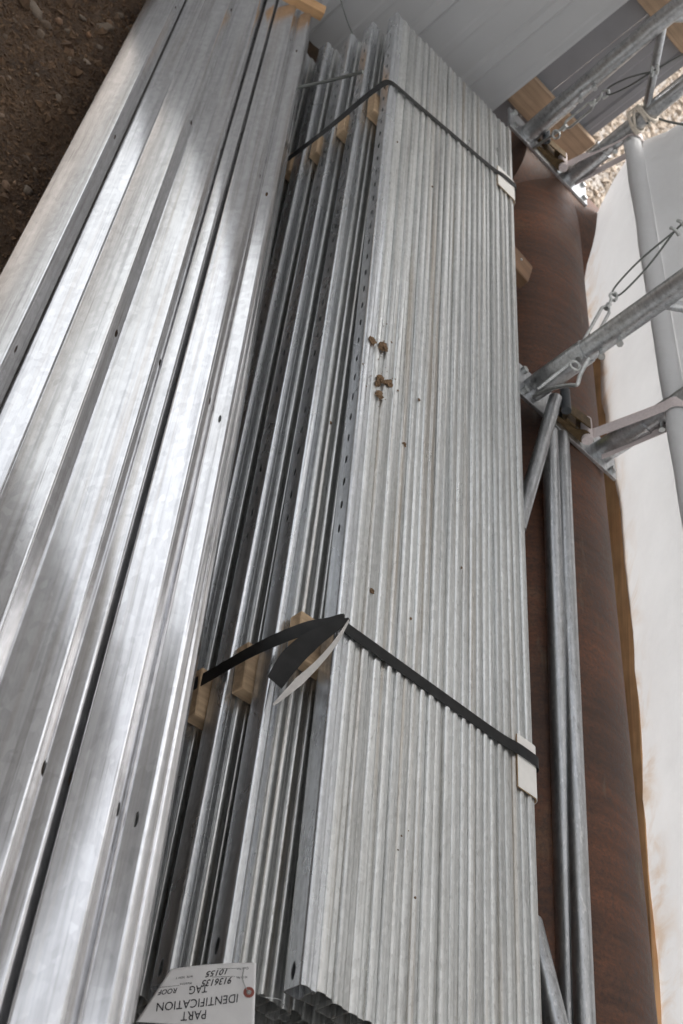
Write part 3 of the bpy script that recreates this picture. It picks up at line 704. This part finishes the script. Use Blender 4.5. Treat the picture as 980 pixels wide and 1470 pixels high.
# ================================================================== RUSTY PIPE FOOTING
PR, PX, PZ = 0.30, 2.452, CAMH - 1.952
RP = empty('rusty_pipe', (PX, 2.0, 0)); tag(RP, 'big rusty brown steel pipe lying beside the stack, turning at the far corner', 'pipe')
def pipe_mesh(name, p0, p1, r, n=72, m=10):
    pts = [Vector(p0).lerp(Vector(p1), i / m) for i in range(m + 1)]
    return tube_mesh(name, pts, r, n)
under(RP, link('long_run', pipe_mesh('long_run', (PX, -1.5, PZ), (PX, 4.93, PZ), PR), 'rust'))
under(RP, link('cross_run', pipe_mesh('cross_run', (2.22, 4.93, PZ + 0.004), (5.0, 4.93, PZ + 0.004), PR), 'rust'))

# ================================================================== FABRIC SHELTER
XW = 2.585; ZS = 2.3; XA = -2.6; ZA = 5.4; FY0, FY1 = -4.0, 4.925
def arch(t):          # t 0..1 from the right eave over the top to the left eave
    a = math.pi * t; cx = XA; rxx = XW - XA
    return (cx + rxx * math.cos(a), ZS + (ZA - ZS) * math.sin(a))
POLE = ony(900, 195, 4.9); PXX, PZZ = 2.512, CAMH - 1.345
prof = [(2.83, 0.20), (2.80, 0.255), (2.765, 0.285), (2.735, 0.32), (2.70, 0.375), (2.65, 0.46), (2.60, 0.57), (PXX + 0.052, PZZ - 0.06), (PXX + 0.046, PZZ + 0.0), (PXX + 0.05, PZZ + 0.06), (XW - 0.01, 0.9), (XW, 1.2), (XW, 1.7), (XW, ZS)]
prof += [arch(i / 28) for i in range(1, 28)] + [(2 * XA - XW, ZS), (2 * XA - XW, 0.1)]
V, F = [], []; ny = 120
for j in range(ny + 1):
    y = FY0 + (FY1 - FY0) * j / ny
    for i, (x, z) in enumerate(prof):
        k = 0.018 * noise.noise(Vector((y * 2.1, z * 2.2, 0))) + 0.007 * noise.noise(Vector((y * 7, z * 5.0, 4))) if i < 12 else 0.0
        if i < 6: k += 0.006 * math.sin(y * 9 + i) * noise.noise(Vector((y, 0, 1)))
        V.append((x + k, y, z + k * 0.6))
n = len(prof)
for j in range(ny):
    for i in range(n - 1): a = j * n + i; F.append((a, a + n, a + n + 1, a + 1))
fab = link('fabric_cover', mesh('fabric_cover', V, F, True), 'fabric')
tag(fab, 'white membrane cover of the shelter, coming down outside the truss legs to a stained hem', 'tent cover')
# pole in the hem pocket
pk = tube_mesh('pocket_pole', [Vector((PXX, FY0 + (4.93 - FY0) * i / 60, PZZ)) + Vector((0.004 * noise.noise(Vector((i * .7, 0, 0))), 0, 0.004 * noise.noise(Vector((i * .7, 5, 0))))) for i in range(61)], [0.036 + 0.003 * noise.noise(Vector((i * 1.3, 9, 0))) for i in range(61)], 18)
under_fab = link('pocket_pole', pk, 'fabric', fab)
# a second ply sewn on above the pocket
V, F = [], []
for j in range(61):
    y = FY0 + (4.92 - FY0) * j / 60
    for (x, z) in ((PXX + 0.02, PZZ + 0.034), (XW - 0.022, 0.86), (XW - 0.016, 0.965)):
        V.append((x + 0.006 * noise.noise(Vector((y * 2.1, z * 2.2, 0))), y, z))
for j in range(60):
    for i in range(2): a = j * 3 + i; F.append((a, a + 3, a + 4, a + 1))
link('sewn_flap', mesh('sewn_flap', V, F, True), 'fabric', fab)

# long plank along the outside of the pipe
lumber(Vector((2.740, -1.0, CAMH - 1.97)), Vector((2.752, 4.20, CAMH - 1.722)), 0.038, 0.15, 'timber_plank', 'wood_y', 'long timber plank on edge between the rusty pipe and the white cover', 'timber')

# trusses
def frame_truss(Y, xi, xo, zi, lab, lean, xo1, web_z):
    E = empty('truss_frame', (2.34, Y, CAMH - 1.65)); tag(E, lab, 'truss', 'steel truss frames of the shelter')
    def part(nm, me, mt): return under(E, link(nm, me, mt))
    zb = CAMH - 1.655; zt = 2.45
    def sub(pa, nm, me, mt):
        o = link(nm, me, mt, pa); o.matrix_parent_inverse = pa.matrix_parent_inverse @ Matrix(); o.matrix_parent_inverse = Matrix(); return o
    def curve(x0, off):
        pts = [Vector((x0, Y, zb)), Vector((x0 + lean, Y, zb + 0.65)), Vector((x0 + lean, Y, ZS))]
        for i in range(1, 26):
            a = math.pi * i / 26; pts.append(Vector((XA + (x0 + lean - XA) * math.cos(a), Y, ZS + (ZA - off - ZS) * math.sin(a))))
        return pts
    part('inner_leg', tube_mesh('inner_leg', curve(xi, 0.42), 0.036, 20), 'galv_tube')
    part('outer_leg', tube_mesh('outer_leg', curve(xo, 0.09), 0.034, 20), 'galv_tube')
    # reinforcing sleeves over the feet
    for x0, zz in ((xi, 0.235), (xo, 0.20)):
        s = part('leg_sleeve', tube_mesh('leg_sleeve', [(x0, Y, zb), (x0 + lean * zz / .65, Y, zb + zz)], 0.0405, 20), 'galv_tube')
        for q in (0.045, 0.115):
            c = Vector((x0 + lean * (zz + q) / .65, Y, zb + zz + q))
            b = sub(s, 'bolt', tube_mesh('bolt', [c + Vector((0.01, -0.062, 0)), c + Vector((0.01, -0.056, 0)), c + Vector((0.01, -0.052, 0)), c + Vector((0.01, 0.058, 0))], [0.011, 0.011, 0.0065, 0.0065], 8), 'steel_small')
    # lacing bars
    zz = web_z; side = 0
    a = Vector((xi + lean, Y, zz)); k = 0
    part('lacing_bar', tube_mesh('lacing_bar', [Vector((xi + lean, Y, web_z)), Vector((xo + lean * .7, Y, web_z + (0.27 if xo1 > 0 else -0.29)))], 0.0165, 12), 'galv_tube')
    z = web_z + (0.27 if xo1 > 0 else 0.0); at_out = xo1 > 0
    while z < 2.2:
        p = Vector(((xo if at_out else xi) + lean, Y, z)); z += 0.29; at_out = not at_out
        part('lacing_bar', tube_mesh('lacing_bar', [p, Vector(((xo if at_out else xi) + lean, Y, z))], 0.0165, 12), 'galv_tube')
    # base plate with bolts
    pl = part('base_plate', box_mesh('base_plate', 0.50, 0.150, 0.012, 0.001), 'galv_tube'); pl.matrix_parent_inverse = Matrix(); pl.location = ((xi + xo) / 2 - 2.34, 0.0, 0.003)
    for dx in (-0.225, 0.225):
        for dy in (-0.05, 0.05):
            b = sub(pl, 'anchor_bolt', tube_mesh('anchor_bolt', [Vector((dx, dy, 0.005)), Vector((dx, dy, 0.020))], 0.012, 6), 'steel_small')
    return E
frame_truss(3.285, 2.168, 2.525, 0, 'grey tubular truss leg standing on the rusty pipe halfway along it', -0.028, 1, CAMH - 1.165)
frame_truss(4.955, 2.215, 2.485, 0, 'grey tubular truss leg at the far corner, in front of the cladding', -0.03, -1, CAMH - 0.955)

# ratchet tensioners on the plates with straps to the pocket pole
def ratchet(Y, xr, lab, lab2):
    z = CAMH - 1.642; E = empty('ratchet', (xr, Y, z)); tag(E, lab, 'ratchet', 'ratchet tensioners on the base plates')
    def part(nm, me, mt): return under(E, link(nm, me, mt))
    for dy in (-0.034, 0.034):
        V = []; pr = [(-0.10, 0.0), (-0.03, 0.0), (0.045, 0.0), (0.07, 0.012), (0.072, 0.034), (0.05, 0.046), (0.02, 0.044), (-0.01, 0.022), (-0.10, 0.014)]
        for yy in (-0.003, 0.003): V += [(xr + a, Y + dy + yy, z + 0.002 + b) for a, b in pr]
        k = len(pr); F = [tuple(range(k - 1, -1, -1)), tuple(range(k, 2 * k))] + [(i, (i + 1) % k, k + (i + 1) % k, k + i) for i in range(k)]
        part('side_plate', mesh('side_plate', V, F), 'ratchet')
    part('spool', tube_mesh('spool', [Vector((xr + 0.045, Y - 0.05, z + 0.03)), Vector((xr + 0.045, Y + 0.05, z + 0.03))], 0.019, 14), 'webbing')
    part('pawl', box_mesh('pawl', 0.05, 0.055, 0.02, 0.003), 'ratchet').matrix_parent_inverse = Matrix.Translation((-0.03, 0, 0.018))
    hd = part('handle', ribbon_mesh('handle', [Vector((xr - 0.1, Y, z + 0.042)), Vector((xr - 0.03, Y, z + 0.05)), Vector((xr + 0.03, Y, z + 0.056))], 0.046, (0, 1, 0), 0.005), 'ratchet')
    link('grip', tube_mesh('grip', [Vector((xr - 0.095, Y - 0.045, z + 0.055)), Vector((xr - 0.095, Y + 0.055, z + 0.055))], 0.016, 12), 'ratchet_black', hd)
    part('pad', tube_mesh('pad', [Vector((xr + 0.07, Y + 0.055, z + 0.005)), Vector((xr + 0.07, Y + 0.055, z + 0.02))], 0.028, 14), 'olive')
    p0 = Vector((xr + 0.06, Y - 0.01, z + 0.035)); yb = Y - 0.02
    q0 = Vector((PXX - 0.040, yb, PZZ - 0.012)); q1 = Vector((PXX + 0.042, yb, PZZ - 0.012)); p1 = Vector((xr + 0.145, yb, z + 0.012))
    pts = [p0.lerp(q0, i / 5) for i in range(5)]
    for i in range(9): an = math.radians(195 - 210 * i / 8); pts.append(Vector((PXX + 0.043 * math.cos(an), yb, PZZ + 0.043 * math.sin(an))))
    pts += [q1.lerp(p1, i / 5) for i in range(1, 6)]
    s = link('webbing_strap', ribbon_mesh('webbing_strap', pts, 0.045, (0, 1, 0), 0.002), 'webbing')
    tag(s, lab2, 'strap', 'white webbing straps pulling the cover down')
ratchet(3.27, 2.36, 'dirty brown ratchet tensioner on the base plate halfway along the pipe', 'white webbing strap looped from the halfway ratchet round the cover pole')
ratchet(4.95, 2.36, 'dirty brown ratchet tensioner on the far corner base plate', 'white webbing strap looped from the far corner ratchet round the cover pole')

# cross-bracing cables with turnbuckles
def turnbuckle_run(name, pts, lab, body_at, clip_at, loop=None):
    """pts: anchor, hook, ... ; a closed frame body, eye bolts, a shackle and wire rope"""
    E = empty(name, pts[0]); tag(E, lab, 'turnbuckle', 'bracing cables with turnbuckles')
    def part(nm, me, mt): return under(E, link(nm, me, mt))
    a, b = body_at; d = (b - a).normalized(); sd = d.cross(rz).normalized()
    # eye to anchor
    part('eye_bolt', tube_mesh('eye_bolt', [pts[0], a + d * 0.01], 0.0055, 8), 'steel_small')
    hk = [a - d * 0.045 + (sd * math.cos(t) + d * math.sin(t)) * 0.016 for t in [i / 10 * 2 * math.pi for i in range(11)]]
    part('eye', tube_mesh('eye', hk, 0.0045, 8), 'steel_small')
    L = (b - a).length
    body = [a + sd * 0.004, a + d * 0.02 + sd * 0.014, b - d * 0.02 + sd * 0.014, b + sd * 0.004, b - sd * 0.004, b - d * 0.02 - sd * 0.014, a + d * 0.02 - sd * 0.014, a - sd * 0.004, a + sd * 0.004]
    part('turnbuckle_body', tube_mesh('turnbuckle_body', body, 0.0052, 8), 'steel_small')
    part('end_nut', tube_mesh('end_nut', [a - d * 0.012, a + d * 0.012], 0.010, 6), 'steel_small'); part('end_nut', tube_mesh('end_nut', [b - d * 0.012, b + d * 0.012], 0.010, 6), 'steel_small')
    part('hook_bolt', tube_mesh('hook_bolt', smoothpath([b - d * .01, b + d * 0.035, b + d * 0.055 + sd * 0.012, b + d * 0.075, b + d * 0.06 - sd * 0.012, b + d * 0.04 - sd * 0.009], 4), 0.005, 8), 'steel_small')
    c = clip_at; dd = (c - (b + d * 0.07)).normalized(); s2 = dd.cross(rz).normalized(); e0 = b + d * 0.068; LL = (c - e0).length
    lp = [c, c - dd * LL * .5 + s2 * 0.016, e0 + dd * 0.02 + s2 * 0.015, e0 - dd * 0.004, e0 + dd * 0.02 - s2 * 0.015, c - dd * LL * .5 - s2 * 0.016, c]
    part('cable_loop', tube_mesh('cable_loop', smoothpath(lp, 6), 0.0033, 8), 'cable')
    for q in (0.0, 0.03):
        cc = c + dd * q; part('cable_clip', tube_mesh('cable_clip', [cc + s2 * 0.016, cc + s2 * 0.008 - rz * 0.012, cc - s2 * 0.008 - rz * 0.012, cc - s2 * 0.016], 0.006, 8), 'steel_small')
    part('cable', tube_mesh('cable', [c, pts[-1]], 0.0033, 8), 'cable')
    return E
XB = 2.14
a0 = onx(765, 213, 2.20)
turnbuckle_run('turnbuckle', [a0, onx(990, 80, 2.12) + (onx(990, 80, 2.12) - a0) * 0.8], 'dark cable and turnbuckle rising from the far corner truss foot', (onx(810, 183, 2.18), onx(852, 148, 2.165)), onx(935, 103, 2.13))
a1 = onx(772, 558, 2.13)
# lower brace: turnbuckle crosses behind the halfway truss leg
turnbuckle_run('turnbuckle', [a1, onx(1010, 290, 2.16)], 'zinc turnbuckle and looped cable crossing behind the halfway truss leg', (onx(832, 512, 2.14), onx(872, 440, 2.20)), onx(968, 332, 2.19))
# hook shackle hanging from the inner leg of the halfway truss
hs = link('shackle', tube_mesh('shackle', smoothpath([onx(765, 570, 2.115), onx(790, 558, 2.11), onx(815, 553, 2.105), onx(828, 552, 2.10), onx(832, 540, 2.10), onx(838, 528, 2.105), onx(845, 515, 2.11)], 6), 0.0065, 10), 'steel_small')
tag(hs, 'bent zinc hook rod below the halfway truss leg', 'hook')

# tubes lying between the stack and the pipe
def lay_tube(p0, p1, r, lab):
    o = link('steel_tube', tube_mesh('steel_tube', [p0.lerp(p1, i / 8) for i in range(9)], r, 18), 'galv_tube'); tag(o, lab, 'tube', 'galvanised tubes beside the stack')
    return o
def ext(a, b, t): return a + (b - a) * t
ta, tb_ = onz(789, 620, CAMH - 1.655), onz(814, 1360, CAMH - 1.70)
lay_tube(ta, ext(ta, tb_, 1.35), 0.026, 'galvanised tube lying next to the dark gap beside the stack')
ta, tb_ = onz(806, 625, CAMH - 1.655), onz(835, 1360, CAMH - 1.655)
lay_tube(ta, ext(ta, tb_, 1.35), 0.024, 'galvanised tube lying against the rusty pipe, with another at its left')
ta, tb_ = onz(797, 572, CAMH - 1.60), onz(757, 712, CAMH - 1.65)
lay_tube(ta, ext(ta, tb_, 1.3), 0.022, 'slanting galvanised tube from the halfway truss foot down behind the stack')
ta, tb_ = onz(778, 1390, CAMH - 1.66), onz(800, 1480, CAMH - 1.62)
lay_tube(ext(ta, tb_, -0.8), ext(ta, tb_, 1.6), 0.026, 'dirty tube end slanting out at the bottom edge beside the stack')

# rope lashing on the far outer leg
LP = ony(922, 165, 4.93)
lash = []
for i in range(70):
    t = i / 69; a = t * 2 * math.pi * 6
    lash.append(Vector((2.462 + 0.046 * math.cos(a), 4.955 + 0.046 * math.sin(a), LP.z - 0.02 + 0.055 * math.sin(t * 17) * (0.4 + 0.6 * t))))
rp = link('rope_lashing', tube_mesh('rope_lashing', smoothpath(lash, 3), 0.006, 8), 'rope'); tag(rp, 'pale rope wound round the outer leg of the far corner truss', 'rope')
rc = link('rope_end', tube_mesh('rope_end', smoothpath([Vector((2.47, 4.90, LP.z)), onx(935, 168, 2.50), onx(960, 175, 2.52), onx(1000, 182, 2.54)], 5), 0.005, 8), 'cable'); tag(rc, 'thin line running from the rope lashing across the white cover', 'rope')
